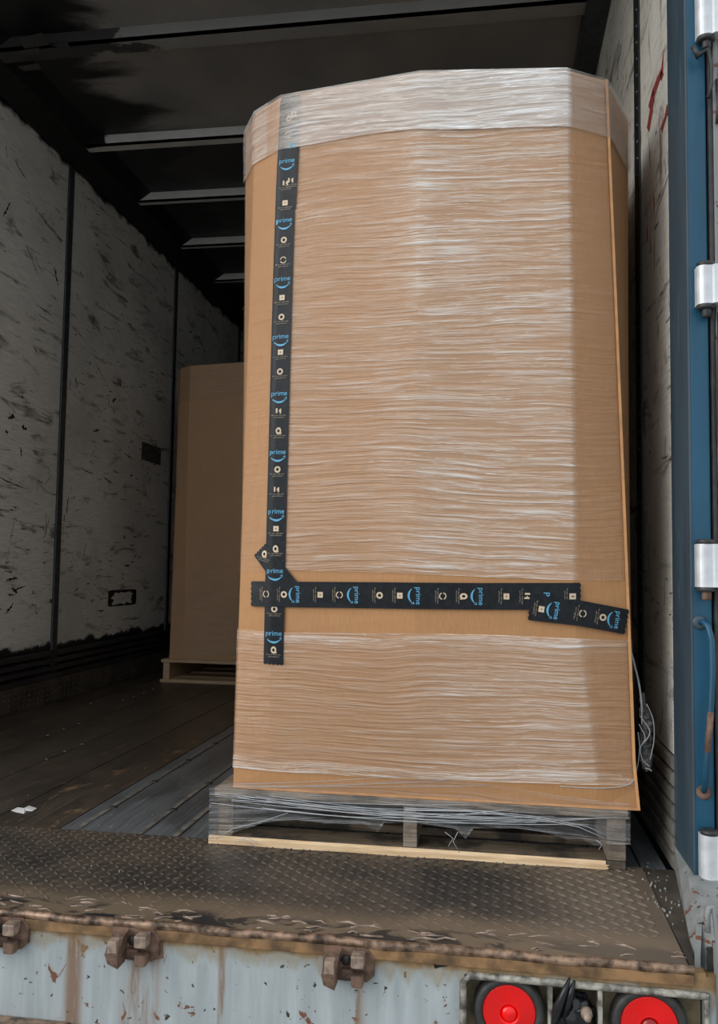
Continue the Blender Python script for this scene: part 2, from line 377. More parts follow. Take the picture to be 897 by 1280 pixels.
# hand-placed gouges in the liner nearest the opening
def gouge(px, py, L, wd, ang, x=WL, s=1):
    c = at(px, py, 0, x); b = MB(); wd *= .62; N = 11; top = []; bot = []
    for i in range(N):
        t = i/(N-1)-.5; hw = wd*(1-abs(2*t)**3)*(.25+1.0*rnd.random())+.0006; du = t*L; dn = (rnd.random()-.5)*wd*1.3
        for lst, q in ((top, hw), (bot, -hw)):
            lst.append((x+s*.0012, c.y+math.cos(ang)*du-math.sin(ang)*(q+dn), c.z+math.sin(ang)*du+math.cos(ang)*(q+dn)))
    b.add(top+bot, [(i, i+1, N+i+1, N+i) for i in range(N-1)]); return b
gb = MB()
for px, py, L, wd, a in [(25, 212, .12, .006, -25), (66, 216, .07, .005, -50), (8, 190, .05, .005, -70), (8, 262, .10, .010, 60), (40, 325, .16, .004, -40), (70, 345, .10, .012, -60),
    (14, 522, .06, .016, 20), (30, 535, .05, .014, -10), (26, 565, .05, .008, -75), (8, 540, .03, .012, 0), (15, 604, .22, .005, -8), (95, 477, .05, .009, -60), (44, 437, .05, .006, -30), (110, 590, .12, .005, -6), (135, 601, .12, .008, -12),
    (50, 602, .06, .004, -10), (84, 632, .10, .008, 80), (80, 648, .04, .01, 85), (12, 680, .25, .002, 75), (15, 724, .10, .008, 5), (18, 738, .06, .012, -20), (12, 760, .07, .010, 40), (25, 735, .10, .006, 10), (190, 745, .05, .006, -60), (186, 750, .06, .005, -55),
    (105, 690, .10, .003, 70), (125, 465, .18, .004, -30), (142, 500, .06, .014, 30), (150, 480, .04, .01, -60), (60, 600, .08, .003, 40), (58, 660, .12, .003, 65), (182, 615, .05, .01, -80), (187, 600, .06, .006, 70), (120, 538, .08, .012, 20), (160, 570, .12, .006, -10), (145, 590, .08, .005, -5)]:
    q = gouge(px, py, L, wd, R(a)); gb.add(q.v, q.f)
tag(gb.build('gouge', M['black'], wl, fix=False), kind='stuff')

wr = empty('wall_right', (WR, 0, 0), kind='structure')
ysr = [YB]+seams+[YF]
for i in range(len(ysr)-1):
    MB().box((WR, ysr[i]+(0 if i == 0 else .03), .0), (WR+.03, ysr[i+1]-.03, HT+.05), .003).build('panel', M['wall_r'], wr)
for y in seams:
    o = MB().box((WR-.006, y-.05, .0), (WR+.02, y+.028, HT+.02), .003).build('seam_strip', M['black'], wr)
    rv = MB()
    for k in range(50): rv.lathe((WR-.006, y-.03, .28+k*.05), (-1, 0, 0), [(.006, 0), (.005, .002), (0, .004)], 6)
    tag(rv.build('rivet', M['rib'], o), kind='stuff')
MB().box((WR+.031, YB+.002, -.3), (WR+.043, YF, HT+.1)).build('outer_skin', M['greyp'], wr)
for pts in ([(829, 62), (826, 85), (815, 112), (810, 132), (812, 138), (819, 115), (828, 90)], [(815, 112), (818, 118), (815, 140), (811, 165), (808, 160), (812, 135)], [(833, 130), (834, 142), (827, 165), (825, 160), (830, 146)], [(826, 88), (829, 92), (826, 101), (824, 97)]):
    MB().prism([at(x, y, 0, WR-.001) for x, y in pts], (.0015, 0, 0)).build('red_paint_mark', M['redmark'], wr)
ridges(WR, -1, .0, .262, 7, .007, YB, YF).build('ribbed_band', M['scuff_r'], wr)

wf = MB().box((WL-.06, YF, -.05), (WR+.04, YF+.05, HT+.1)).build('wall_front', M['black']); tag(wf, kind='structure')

ce = empty('ceiling', (0, 0, HT), kind='structure')
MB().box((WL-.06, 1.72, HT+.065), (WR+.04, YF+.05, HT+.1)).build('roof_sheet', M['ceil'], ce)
for y, wd in [(3.10, .085), (3.88, .06), (4.52, .045), (5.20, .04), (5.87, .04), (6.55, .04), (7.2, .04), (7.9, .04), (2.42, .06)]:
    b = MB(); b.box((WL+.13, y-wd/2, HT+.012), (WR-.07, y+wd/2, HT+.022)); b.box((WL+.13, y-wd/2, HT+.012), (WR-.07, y-wd/2+.012, HT+.066))
    if wd > .08: b.box((WL+.1, y+wd/2+.004, HT+.045), (WR-.07, y+wd/2+.05, HT+.066))
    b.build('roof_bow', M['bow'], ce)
# top rails: a black grimy cove on the left, a dark channel on the right
b = MB().prism([(WL-.03, 1.72, HT), (WL+.02, 1.72, HT-.02), (WL+.14, 1.72, HT+.012), (WL+.22, 1.72, HT+.066), (WL-.03, 1.72, HT+.08)], (0, YF-1.72, 0)); b.build('top_rail', M['black'], ce)
b = MB().box((WR-.085, 1.9, HT-.012), (WR+.02, YF, HT+.066), .004); b.build('top_rail', M['rib'], ce)
# loose peeling flaps under the first bow, on the left
fl = MB()
for pts in ([(25, 48), (52, 41), (62, 55), (30, 60)], [(64, 56), (84, 53), (90, 62)], [(20, 64), (48, 59), (50, 66), (22, 69)], [(22, 83), (48, 79), (52, 86), (30, 88)]):
    P = [at(x, y, 2, HT-.004) for x, y in pts]; fl.prism(P, (0, 0, -.003))
tag(fl.build('peeling_flap', M['bow'], ce))

# ------------------------------------------------------------------ floor
fo = empty('floor', (0, 0, 0), kind='structure')
MB().box((WL, YB, -.12), (WR+.03, YF, -.016)).build('floor_base', M['hole'], fo)
def plank(x0, x1, mat, nm='floor_plank'):
    return MB().box((x0+.0022, YB+.002, -.016), (x1-.0022, YF, 0), .0015).build(nm, mat, fo)
xs = [-2.138, -1.96, -1.74, -1.53, -1.31, -1.10]
for a, c in zip(xs, xs[1:]): plank(a, c, M['plank'])
sx = [-1.10, -1.045, -.872, -.776, -.60, -.43, -.26, -.09, .08, .24, .345, WR-.016]
for a, c in zip(sx, sx[1:]): plank(a, c, M['steel'])
for x in (-1.045, -.872, -.776, -.60):
    j = MB().box((x-.017, YB+.004, -.002), (x-.004, YF, .0008)).build('joint_strip', M['joint'], fo)
    rv = MB()
    for k in range(11): rv.lathe((x-.002, 2.22+k*.30+(x*7 % .2), .0005), (0, 0, 1), [(.011, 0), (.010, .003), (.004, .004), (0, .002)], 10)
    tag(rv.build('floor_screw', M['dark'], j), kind='stuff')
rv = MB()
for k in range(26): rv.lathe((rnd.choice((-1.95, -1.745, -1.84, -1.535)), 2.3+k*.13, 0), (0, 0, 1), [(.007, 0), (.005, .003), (0, .003)], 8)
tag(rv.build('floor_screw', M['joint'], fo), kind='stuff')

# rear threshold of tread plate
YS = 1.605
tp = MB()
tp.add([(WL, YS+.004, -.01), (WL, YB, .002), (.347, YB, .002), (.347, YS+.012, -.01), (WL, YS+.004, -.05), (WL, YB, -.05), (.347, YB, -.05), (.347, YS+.012, -.05)],
       [(0, 3, 2, 1), (4, 5, 6, 7), (0, 1, 5, 4), (1, 2, 6, 5), (2, 3, 7, 6), (3, 0, 4, 7)])
tpo = tp.build('threshold_plate', M['plate'], fo)
lz = MB(); dx = .023
for i in range(int(2.5/dx)):
    for j in range(20):
        x = WL+.01+i*dx+(dx/2)*(j % 2)*0; y = YS+.085+j*.0205
        if x > .325: continue
        z = -.01+.012*(y-YS)/(YB-YS); a = R(45) if (i+j) % 2 else R(-45)
        if y < YS+.12 and rnd.random() < .5: continue
        c, s = math.cos(a), math.sin(a); L, W_, h = .0142, .0042, .0028*(.6 if y < YS+.13 else 1)
        P = [(x+c*L, y+s*L, z), (x-s*W_, y+c*W_, z), (x-c*L, y-s*L, z), (x+s*W_, y-c*W_, z), (x+c*L*.45, y+s*L*.45, z+h), (x-c*L*.45, y-s*L*.45, z+h)]
        lz.add(P, [(0, 1, 4), (1, 2, 5), (1, 5, 4), (2, 3, 5), (3, 0, 4), (3, 4, 5)])
tag(lz.build('raised_tread', M['plate'], tpo), kind='stuff')
# angled steel strip between plate and right wall, narrowing towards the rear edge
MB().add([(.349, YS+.02, -.006), (.349, YB+.002, .0), (WR, YB+.002, .0), (.358, YS+.02, -.006), (.349, YS+.02, -.03), (.349, YB+.002, -.03), (WR, YB+.002, -.03), (.358, YS+.02, -.03)],
     [(0, 3, 2, 1), (4, 5, 6, 7), (0, 1, 5, 4), (1, 2, 6, 5), (2, 3, 7, 6), (3, 0, 4, 7)]).build('edge_strip', M['scuffb'], fo)
# weathered mud crust ridges near the rear edge
cr = MB()
for k in range(90):
    x = rnd.uniform(WL+.5, .33); y = YS+rnd.uniform(.02, .085); L = rnd.uniform(.012, .05); a = rnd.uniform(-.5, .5); z = -.0095
    cr.tube([(x, y, z), (x+L*.5*math.cos(a), y+L*.5*math.sin(a)+rnd.uniform(-.006, .006), z+.002), (x+L*math.cos(a), y+L*math.sin(a), z)], rnd.uniform(.0012, .003), 5)
tag(cr.build('dirt_crust', M['rustl'], tpo), kind='stuff')

# ------------------------------------------------------------------ rear sill
si = empty('rear_sill', (0, YS, 0), 'pale grey painted steel sill with rust streaks across the bottom of the opening', 'trailer sill', kind='structure')
b = MB(); RX0, RX1, RZ1 = -.045, .372, -.050
b.box((WL, YS, -.34), (RX0, YS+.05, -.014)); b.box((RX0, YS, RZ1), (RX1, YS+.05, -.014)); b.box((RX1, YS, -.34), (.40, YS+.05, -.02))
b.build('sill_face', M['sill'], si)
# rounded rusty lip along the top
pts = [(WL+(.352-WL)*i/60, YS-.001+.0012*math.sin(i*1.7), -.010+.0012*math.sin(i*.9)) for i in range(61)]
MB().tube(pts, [.0085+.0007*math.sin(i*2.3) for i in range(61)], 12).build('lip', M['lip'], si)
MB().box((WL, YS-.006, -.036), (.352, YS+.002, -.016), .002).build('lip_plate', M['lip2'], si)
MB().box((WL, YS-.045, -.240), (-.80, YS, -.204), .004).build('lower_ledge', M['lip'], si)
# lamp recess
rz0 = -.34
MB().box((RX0, YS+.035, rz0), (RX1, YS+.048, RZ1)).build('recess_back', M['khaki'], si)
fr = MB(); fr.tube([(RX0-.002, YS-.004, rz0), (RX0-.002, YS-.004, RZ1-.012), (RX0+.010, YS-.004, RZ1), (RX1-.01, YS-.004, RZ1), (RX1, YS-.004, RZ1)], .0065, 8)
fr.tube([(RX1, YS-.004, RZ1+.004), (RX1, YS-.004, rz0)], .005, 8); fr.build('recess_frame', M['frame'], si)
for x in (.107, .193): MB().box((x-.004, YS-.006, rz0), (x+.004, YS+.036, RZ1-.002), .001).build('divider', M['frame'], si)
MB().box((.197, YS+.026, rz0), (RX1-.004, YS+.035, RZ1-.004)).build('pocket_plate', M['khaki'], si)

def lamp(cx, cz, r, label):
    t = empty('tail_lamp', (cx, YS+.02, cz-r*1.34), label, 'tail lamp', 'round tail lamps')
    MB().lathe((cx, YS+.012, cz), (0, -1, 0), [(r*1.34, -.022), (r*1.36, 0), (r*1.33, .008), (r*1.22, .013), (r*1.08, .012), (r*1.0, .007), (r*.98, -.01)], 48).build('rubber_grommet', M['rubber'], t)
    pr = [(r*1.0, .002)]
    for k in range(12):
        q = 1-k/12*.62; pr += [(r*q, .006+.008*k/12), (r*(q-.030), .0085+.008*k/12)]
    pr += [(r*.34, .013), (r*.30, .010)]
    MB().lathe((cx, YS+.012, cz), (0, -1, 0), pr, 48).build('lens', M['red'], t)
    MB().lathe((cx, YS+.012, cz), (0, -1, 0), [(r*.30, .010), (r*.27, .014), (r*.18, .0165), (0, .0175)], 32).build('lens_centre', M['red2'] if cx > .2 else M['red'], t)
    return t
lp1 = at(636, 1267, 1, YS); lp2 = at(812, 1284, 1, YS)
lamp(lp1.x, lp1.z, .047, 'round red tail lamp in black rubber ring, left of black plastic wad')
lamp(lp2.x, lp2.z, .049, 'round red tail lamp in black rubber ring, nearest the blue post')

# black torn bag stuffed into the middle pocket
t = empty('plastic_wad', (.15, YS+.01, -.14), 'crumpled black plastic wad stuffed between the two red tail lamps', 'plastic bag')
b = MB()
bm = bmesh.new(); bmesh.ops.create_icosphere(bm, subdivisions=4, radius=1)
from mathutils import noise as mn
for v in bm.verts:
    p = v.co.copy(); d = mn.noise(p*2.1)*.35+mn.noise(p*4.7)*.22; rdg = abs(mn.noise(p*3.1+Vector((4, 2, 1))))*.5
    v.co = Vector((.150+p.x*(.036)*(1+d-rdg*.3), YS+.012+p.y*.022*(1+d), -.112+p.z*.046*(1+d*.5-rdg)))
bm.verts.ensure_lookup_table(); b.add([v.co for v in bm.verts], [[q.index for q in f.verts] for f in bm.faces], 0, True); bm.free()
b.build('crumple', M['plast'], t)
b = MB(); p0 = at(712, 1222, 1, YS-.012); p1 = at(705, 1240, 1, YS-.02); p2 = at(696, 1262, 1, YS-.01); p3 = at(690, 1285, 1, YS)
b.tube([p0, p1, p2, p3], [.002, .006, .009, .006], 7); b.tube([p0+Vector((.008, 0, -.004)), p1+Vector((.012, .002, 0)), p2+Vector((.014, .003, -.01))], [.002, .006, .007], 7); b.build('torn_strip', M['plast'], t)
MB().lathe(at(733, 1268, 1, YS-.012), (0, -1, 0), [(.010, -.01), (.010, .002), (.006, .004), (.006, .016), (0, .016)], 12).build('bolt', M['rustl'], t)

def bracket(px, py, label):
    c = at(px, py, 1, YS-.01); x, z = c.x, c.z; Y = YS
    t = empty('lock_bracket', (x, Y, z-.04), label, 'bracket', 'rusty brackets along the sill')
    MB().prism([(x-.048, Y-.007, z+.030), (x+.036, Y-.007, z+.030), (x+.048, Y-.007, z+.015), (x+.048, Y-.007, z-.018), (x+.034, Y-.007, z-.030), (x-.030, Y-.007, z-.030), (x-.048, Y-.007, z-.008)], (0, .008, 0)).build('back_plate', M['rust'], t)
    # left claw: broad wedge bent down
    V = [(x-.040, Y-.007, z+.026), (x-.012, Y-.007, z+.028), (x-.040, Y-.030, z+.020), (x-.014, Y-.030, z+.022), (x-.044, Y-.046, z-.006), (x-.018, Y-.046, z-.006), (x-.040, Y-.040, z-.026), (x-.020, Y-.040, z-.034), (x-.042, Y-.007, z-.026), (x-.020, Y-.007, z-.034)]
    MB().add(V, [(0, 2, 3, 1), (2, 4, 5, 3), (4, 6, 7, 5), (6, 8, 9, 7), (0, 8, 6, 4, 2), (1, 3, 5, 7, 9)]).build('claw', [M['rust']], t)
    MB().box((x-.038, Y-.048, z-.003), (x-.020, Y-.030, z+.020), .002).build('claw_face', M['rustl'], t)
    b = MB(); b.box((x+.008, Y-.034, z+.004), (x+.032, Y-.007, z+.026), .003); b.build('hook', M['rustl'], t)
    b = MB(); b.box((x+.008, Y-.030, z-.032), (x+.030, Y-.007, z-.010), .004); b.build('hook', M['rust'], t)
    MB().box((x-.012, Y-.018, z-.022), (x+.010, Y-.007, z-.006), .003).build('web', M['rust'], t)
    MB().lathe((x-.004, Y-.007, z+.008), (0, -1, 0), [(.009, 0), (.009, .006), (.005, .007), (0, .008)], 6).build('bolt', M['dark'], t)
bracket(435, 1206, 'rusty steel lock bracket on the sill below the wooden pallet')
bracket(168, 1181, 'rusty steel lock bracket on the sill beside brown rust patch, middle of three')
bracket(6, 1166, 'rusty steel lock bracket cut by the left edge of the photo')
# ragged rust patch right of the middle bracket and black smear near the lamp recess
for nm, pts, mt in (('rust_patch', [(186, 1160), (196, 1157), (209, 1160), (207, 1172), (203, 1182), (204, 1198), (192, 1200), (188, 1190)], 'rust'), ('tar_smear', [(538, 1193), (552, 1190), (568, 1192), (562, 1200), (558, 1208), (550, 1209), (543, 1211), (541, 1203)], 'black')):
    MB().prism([at(x, y, 1, YS-.0015) for x, y in pts], (0, .002, 0)).build(nm, M[mt], si)

# ------------------------------------------------------------------ right rear post, hinges, door, handle, lower corner
PY = 1.905
po = empty('trim_1', (.44, PY, 0), kind='structure')
MB().box((WR, PY, .02), (.4235, YB, HT+.1), .002).build('post_side', M['blue2'], po)
MB().box((.4238, PY-.003, .02), (.463, PY+.12, HT+.1), .0025).build('post_face', M['blue'], po)
MB().box((WR-.001, PY-.004, .02), (WR+.004, PY+.004, HT+.1), .001).build('post_edge', M['blue2'], po)
lp = empty('trim_2', (WL, PY, 0), kind='structure'); MB().box((WL-.045, 1.72, -.3), (WL, 1.76, HT+.1), .004).build('post_face', M['blue'], lp)
# open right door folded back along the outside
do = empty('door_1', (.49, PY+.02, .05), kind='structure')
MB().box((.471, PY-.005, .03), (.515, PY+1.15, HT+.02), .003).build('door_panel', M['greyp'], do)
MB().box((.466, PY-.012, .03), (.474, PY+.01, HT+.02), .002).build('door_gasket', M['dark'], do)
MB().box((.476, PY-.014, .03), (.487, PY-.004, HT+.02), .002).build('edge_channel', M['alu'] if False else M['greyp'], do)
MB().tube([(.478, PY-.025, .95), (.478, PY-.025, 1.12), (.480, PY-.025, 1.24)], .005, 8).build('lock_rod', M['dark'], do)
MB().tube([(.482, PY-.02, 1.66), (.483, PY-.03, 1.70), (.483, PY-.02, 1.76)], .004, 8).build('lock_rod', M['dark'], do)
lab = ['white worn door hinge at the top of the blue post', 'white worn door hinge on the blue post, second from the top', 'white worn door hinge on the blue post just above the grab handle', 'white worn door hinge at the foot of the blue post']
for i, (y0, y1) in enumerate(((-28, 44), (332, 380), (680, 734), (1044, 1100))):
    z1, z0 = at(883, y0, 1, PY-.03).z, at(883, y1, 1, PY-.03).z
    x0 = at(871 if i < 3 else 876, (y0+y1)/2, 1, PY-.03).x
    t = empty('door_hinge', (x0+.02, PY-.03, z0), lab[i], 'hinge', 'door hinges')
    b = MB(); N = 9
    arc = [(x0+.016-.016*math.cos(R(a)), PY-.022-.016*math.sin(R(a))) for a in range(0, 91, 15)]
    poly = [(x0, PY-.006)]+arc+[(x0+.030, PY-.036), (x0+.034, PY-.041), (x0+.060, PY-.041), (x0+.060, PY-.006)]
    b.prism([(p, q, z0) for p, q in poly], (0, 0, z1-z0)); b.build('hinge_leaf', M['alu'], t)
    for zz, s in ((z1, 1), (z0, -1)):
        MB().lathe((x0+.019, PY-.022, zz), (0, 0, s), [(.017, 0), (.0185, .003), (.0185, .008), (.014, .010), (.0, .010)], 20).build('washer', M['dark'], t)
    MB().lathe((x0+.020, PY-.022, z0-.010), (0, 0, -1), [(.010, 0), (.010, .014), (.008, .017), (0, .017)], 6).build('pin_nut', M['rust'] if i > 1 else M['dark'], t)
# black rubber strap under the top hinge
b = MB(); P = [at(x, y, 1, PY-.03) for x, y in ((866, 58), (872, 70), (884, 62), (889, 80), (889, 105), (885, 122))]
b.tube(P, [.006, .008, .007, .004, .004, .005], 8); tag(b.build('rubber_strap', M['dark'], None, loc=tuple(P[5])), 'black rubber strap hanging below the topmost hinge', 'strap')
# grab handle
t = empty('grab_handle', tuple(at(880, 990, 1, PY-.01)), 'bent blue grab handle with worn paint on the blue post', 'handle')
P = [at(x, y, 1, yy) for x, y, yy in ((874, 778, PY-.003), (879, 777, PY-.02), (885, 784, PY-.032), (889, 800, PY-.036), (890, 840, PY-.036), (888, 890, PY-.036), (884, 940, PY-.036), (882, 968, PY-.032), (880, 984, PY-.018), (879, 990, PY-.003))]
MB().tube(P, .0062, 10).build('bar', M['blue'], t)
MB().tube(P[5:7], .0065, 10).build('worn_section', M['rust'], t)
for q, mt in ((P[0], M['blue2']), (P[-1], M['rust'])): MB().lathe((q.x, PY-.004, q.z), (0, -1, 0), [(.015, -.002), (.015, .003), (.011, .005), (0, .005)], 16).build('mounting_foot', mt, t)

# lower grey corner under the post with side plate and conduit
co = empty('trim_3', (.4, YS, -.3), kind='structure')
MB().add([(WR, YB, -.02), (.358, YS+.02, -.02), (.358, YS+.02, .006), (WR-.001, 1.86, .055), (WR, YB, .055), (.43, YB, -.02), (.368, YS+.02, -.02), (.368, YS+.02, .006), (.43, 1.86, .055), (.43, YB, .055)],
     [(0, 1, 2, 3, 4), (9, 8, 7, 6, 5), (0, 5, 6, 1), (1, 6, 7, 2), (2, 7, 8, 3), (3, 8, 9, 4), (4, 9, 5, 0)]).build('side_plate', M['greyp'], co)
MB().box((.372, YS+.03, -.34), (.52, PY+.02, -.02), .004).build('corner_block', M['greyp'], co)
MB().prism([(.372, YS+.03, -.03), (.40, YS+.03, .02), (.405, PY-.02, .06), (.373, 1.7, .0)], (.14, 0, 0)).build('corner_cap', M['greyp'], co)
for xr, zr in ((.376, -.02), (.390, .03), (.402, .04)): MB().box((xr, YS+.012, -.34), (xr+.006, YS+.035, zr), .002).build('corner_rib', M['greyp'], co)
MB().box((.381, YS+.022, -.34), (.391, YS+.031, .02), .001).build('corner_groove', M['dark'], co)
P = [at(x, y, 1, YS-.005) for x, y in ((884, 1165), (883, 1145), (886, 1134), (891, 1133), (894, 1145), (898, 1180), (900, 1290))]
t = MB().tube(P, .0055, 10).build('conduit_pipe', M['greyp'], None, loc=tuple(P[-1])); tag(t, 'bent grey conduit pipe at the lower corner under the blue post', 'pipe')

# ------------------------------------------------------------------ cardboard box (octagon-like, bulging towards the top)
ZB, ZT = .137, 1.868
TOP = [(-.669, 2.172), (-.613, 2.076), (-.528, 2.012), (-.173, 1.953), (.169, 1.986), (.269, 2.045), (.351, 2.24), (.351, 3.02), (.25, 3.18), (-.58, 3.18), (-.669, 3.05)]
BOT = [(-.633, 2.11), (-.630, 2.074), (-.536, 2.067), (-.18, 2.066), (.248, 2.068), (.331, 2.074), (.336, 2.11), (.336, 3.2), (.325, 3.24), (-.62, 3.24), (-.633, 3.2)]
def ring(v):
    wy = 1-(1-v)**2.4; out = []
    for i, (a, c) in enumerate(zip(BOT, TOP)):
        wx = v
        x = a[0]+(c[0]-a[0])*wx
        if i == 4: x = .248-(.248-.186)*min(1, v/.27) if v < .27 else .186-(v-.27)/.73*.017
        if i == 3: wx2 = v
        y = a[1]+(c[1]-a[1])*wy
        out.append((x, y))
    if v < .06:                                        # lower flap flares a little at the right front corner
        k = (1-v/.06); out[5] = (out[5][0]+.006*k, out[5][1]-.004*k); out[6] = (out[6][0]+.006*k, out[6][1])
    return out
def vz(z): return (z-ZB)/(ZT-ZB)
def make_box_mesh(off=(0, 0), NV=36):
    V = []; Fc = []; n = len(TOP)
    for j in range(NV+1):
        v = j/NV; 
        for x, y in ring(v): V.append((x+off[0], y+off[1], ZB+v*(ZT-ZB)))
    for j in range(NV):
        for i in range(n): Fc.append((j*n+i, j*n+(i+1) % n, (j+1)*n+(i+1) % n, (j+1)*n+i))
    Fc.append(tuple(range(n))[::-1]); Fc.append(tuple(NV*n+i for i in range(n)))
    return MB().add(V, Fc)
bvh = BVHTree.FromPolygons([Vector(p) for p in make_box_mesh().v], make_box_mesh().f)
def surf(x, z, off):            # point on the front of the box at world x, z pushed out by off
    x = max(-.66, min(.35, x)); h, nn, i, d = bvh.ray_cast(Vector((x, 0, z)), Vector((0, 1, 0)))
    if h is None: return Vector((x, 2.06, z))
    if nn.y > 0: nn = -nn
    return h+nn*off
def hit(px, py):
    d = rt*(px-CX) - up*(py-CY) + fw*F; h, nn, i, dd = bvh.ray_cast(CAM, d.normalized()); return h

def film_mesh(name, zt, zb, off, hz, mat, parent, shift=(0, 0), i0=0, i1=6, nz=40, wob=.004, sub=8):
    # follows the box facets i0..i1, zt/zb are functions of perimeter u
    V = []; H = []; UV = []; cols = None; Fc = []
    NC = (i1-i0)*sub+1
    for j in range(nz+1):
        for c in range(NC):
            i = i0+min(c//sub, i1-i0-1); t = (c-(i-i0)*sub)/sub
            u = None
            rb = ring(.5); 
            # perimeter coordinate measured at mid height
            per = 0
            for k in range(i0, i): per += math.dist(rb[k], rb[k+1])
            per += t*math.dist(rb[i], rb[i+1])
            z = zb(per)+(zt(per)-zb(per))*j/nz; v = max(0, min(1, vz(z))); r = ring(v)
            x = r[i][0]+(r[i+1][0]-r[i][0])*t; y = r[i][1]+(r[i+1][1]-r[i][1])*t
            e = Vector((r[i+1][0]-r[i][0], r[i+1][1]-r[i][1], 0)).normalized(); nn = Vector((e.y, -e.x, 0))
            ip = i-1 if t == 0 and i > i0 else None
            if ip is not None:
                e2 = Vector((r[i][0]-r[ip][0], r[i][1]-r[ip][1], 0)).normalized(); nn = (nn+Vector((e2.y, -e2.x, 0))).normalized()
            o = off+wob*.4*max(0, mn.noise(Vector((per*3, z*14, 3))))
            V.append((x+nn.x*o+shift[0], y+nn.y*o+shift[1], z)); H.append(hz(x, z, i+t)); UV.append((per, z))
    for j in range(nz):
        for c in range(NC-1): Fc.append((j*NC+c, j*NC+c+1, (j+1)*NC+c+1, (j+1)*NC+c))
    return grid_obj(name, V, Fc, H, UV, mat, parent)
def grid_obj(name, V, Fc, H, UV, mat, parent):
    me = bpy.data.meshes.new(name); me.from_pydata(V, [], Fc); me.update()
    at_ = me.attributes.new('haze', 'FLOAT', 'POINT'); at_.data.foreach_set('value', H)
    uvl = me.uv_layers.new(name='UVMap')
    for p in me.polygons:
        p.use_smooth = True
        for li in p.loop_indices: uvl.data[li].uv = UV[me.loops[li].vertex_index]
    return link(name, me, mat, parent)
def sst(a, b, x): t = max(0, min(1, (x-a)/(b-a))); return t*t*(3-2*t)

cb = empty('cardboard_box', (-.15, 2.07, ZB), 'tall tan cardboard box with black printed tape and clear stretch film, nearest', 'box')
make_box_mesh().build('box_body', M['card'], cb)
def tape_x(z): return -.556+(.020)*sst(1.9, .5, z)      # centre line of the vertical tape in x
def hz_main(x, z, fi):  # also paints in where wrinkles catch light: strong on front, weak on right facets
    a = .20+.50*sst(-.535, -.50, x)+.36*sst(-.35, -.10, x)
    if fi >= 4.0: a = .32
    if 3.93 < fi < 4.01: a = 1.1
    if abs(fi-3) < .06 and z > 1.3: a += .25
    if fi < 1: a = .35
    if fi > 5.05: a = .10
    return a
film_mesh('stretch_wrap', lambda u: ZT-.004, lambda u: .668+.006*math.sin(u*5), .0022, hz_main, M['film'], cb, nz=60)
def hz_top(x, z, fi):
    a = .85+.30*sst(-.35, .0, x) if 2 <= fi else .60
    if fi > 4.0: a = .40
    if fi < 1: a = .5
    if abs(x+.535) < .034 and fi < 2.6: a = .36
    return a
zt_edge = at(525, 166, 1, 1.96).z
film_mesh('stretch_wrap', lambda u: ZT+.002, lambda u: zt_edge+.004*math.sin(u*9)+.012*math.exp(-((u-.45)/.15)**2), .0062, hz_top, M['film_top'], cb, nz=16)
def hz_low(x, z, fi):
    a = .66+.32*sst(-.3, .1, x)-.15*sst(-.45, -.56, x)
    if fi > 4.0: a = .42+.30*sst(4.25, 4.0, fi)
    if z > .50: a += .35
    if z < .215: a += .45
    return a
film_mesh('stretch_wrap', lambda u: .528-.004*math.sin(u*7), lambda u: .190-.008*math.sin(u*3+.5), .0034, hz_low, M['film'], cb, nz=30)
# raw orange fold along the right front corner
V = []; NV = 60; Fc = []
for j in range(NV+1):
    r = ring(j/NV); a = Vector((*r[5], ZB+(ZT-ZB)*j/NV)); l = Vector((*r[4], a.z)); g_ = Vector((*r[6], a.z))
    e1 = (l-a).normalized()*.006; e2 = (g_-a).normalized()*.006; nn = Vector((.5, -.86, 0))*.0055
    V += [a+e1+nn*.8, a+nn*1.15, a+e2+nn*.8, a]
for j in range(NV):
    for k in range(3): Fc.append((j*4+k, j*4+(k+1), (j+1)*4+(k+1), (j+1)*4+k))
MB().add(V, Fc).build('corner_fold', M['fold'], cb)
# base flap edge shown below the film: folded board thickness
V = [(x, y, ZB+.0) for x, y in ring(0)[:7]]
b = MB()
for (x0, y0, _), (x1, y1, _) in zip(V, V[1:]): b.add([(x0, y0-.003, ZB-.001), (x1, y1-.003, ZB-.001), (x1, y1-.003, ZB+.005), (x0, y0-.003, ZB+.005)], [(0, 1, 2, 3)])
b.build('bottom_edge', M['fold'], cb)

# ------------------------------------------------------------------ printed tape
def text_mesh(s):
    cu = bpy.data.curves.new('t', 'FONT'); cu.body = s; cu.size = 1; cu.align_x = 'CENTER'; cu.offset = .006; cu.resolution_u = 3
    o = bpy.data.objects.new('t', cu); C.objects.link(o)
    me = bpy.data.meshes.new_from_object(o.evaluated_get(bpy.context.evaluated_depsgraph_get()))
    V = [v.co.copy() for v in me.vertices]; Fc = [list(p.vertices) for p in me.polygons]
    bpy.data.objects.remove(o); bpy.data.curves.remove(cu); bpy.data.meshes.remove(me)
    return V, Fc
bpy.context.view_layer.update()
TXT = text_mesh('prime'); PL = text_mesh('P1')
SM1, SM2 = text_mesh('for you, with care'), text_mesh('pack small box')
def ringmesh(r0, r1, a0=0, a1=360, n=24, sy=1.):
    V = []; Fc = []
    for i in range(n+1):
        a = R(a0+(a1-a0)*i/n); V += [Vector((r0*math.cos(a), r0*math.sin(a)*sy, 0)), Vector((r1*math.cos(a), r1*math.sin(a)*sy, 0))]
    for i in range(n): Fc.append((2*i, 2*i+1, 2*i+3, 2*i+2))
    return V, Fc
def rect(x0, y0, x1, y1): return [Vector((x0, y0, 0)), Vector((x1, y0, 0)), Vector((x1, y1, 0)), Vector((x0, y1, 0))], [(0, 1, 2, 3)]
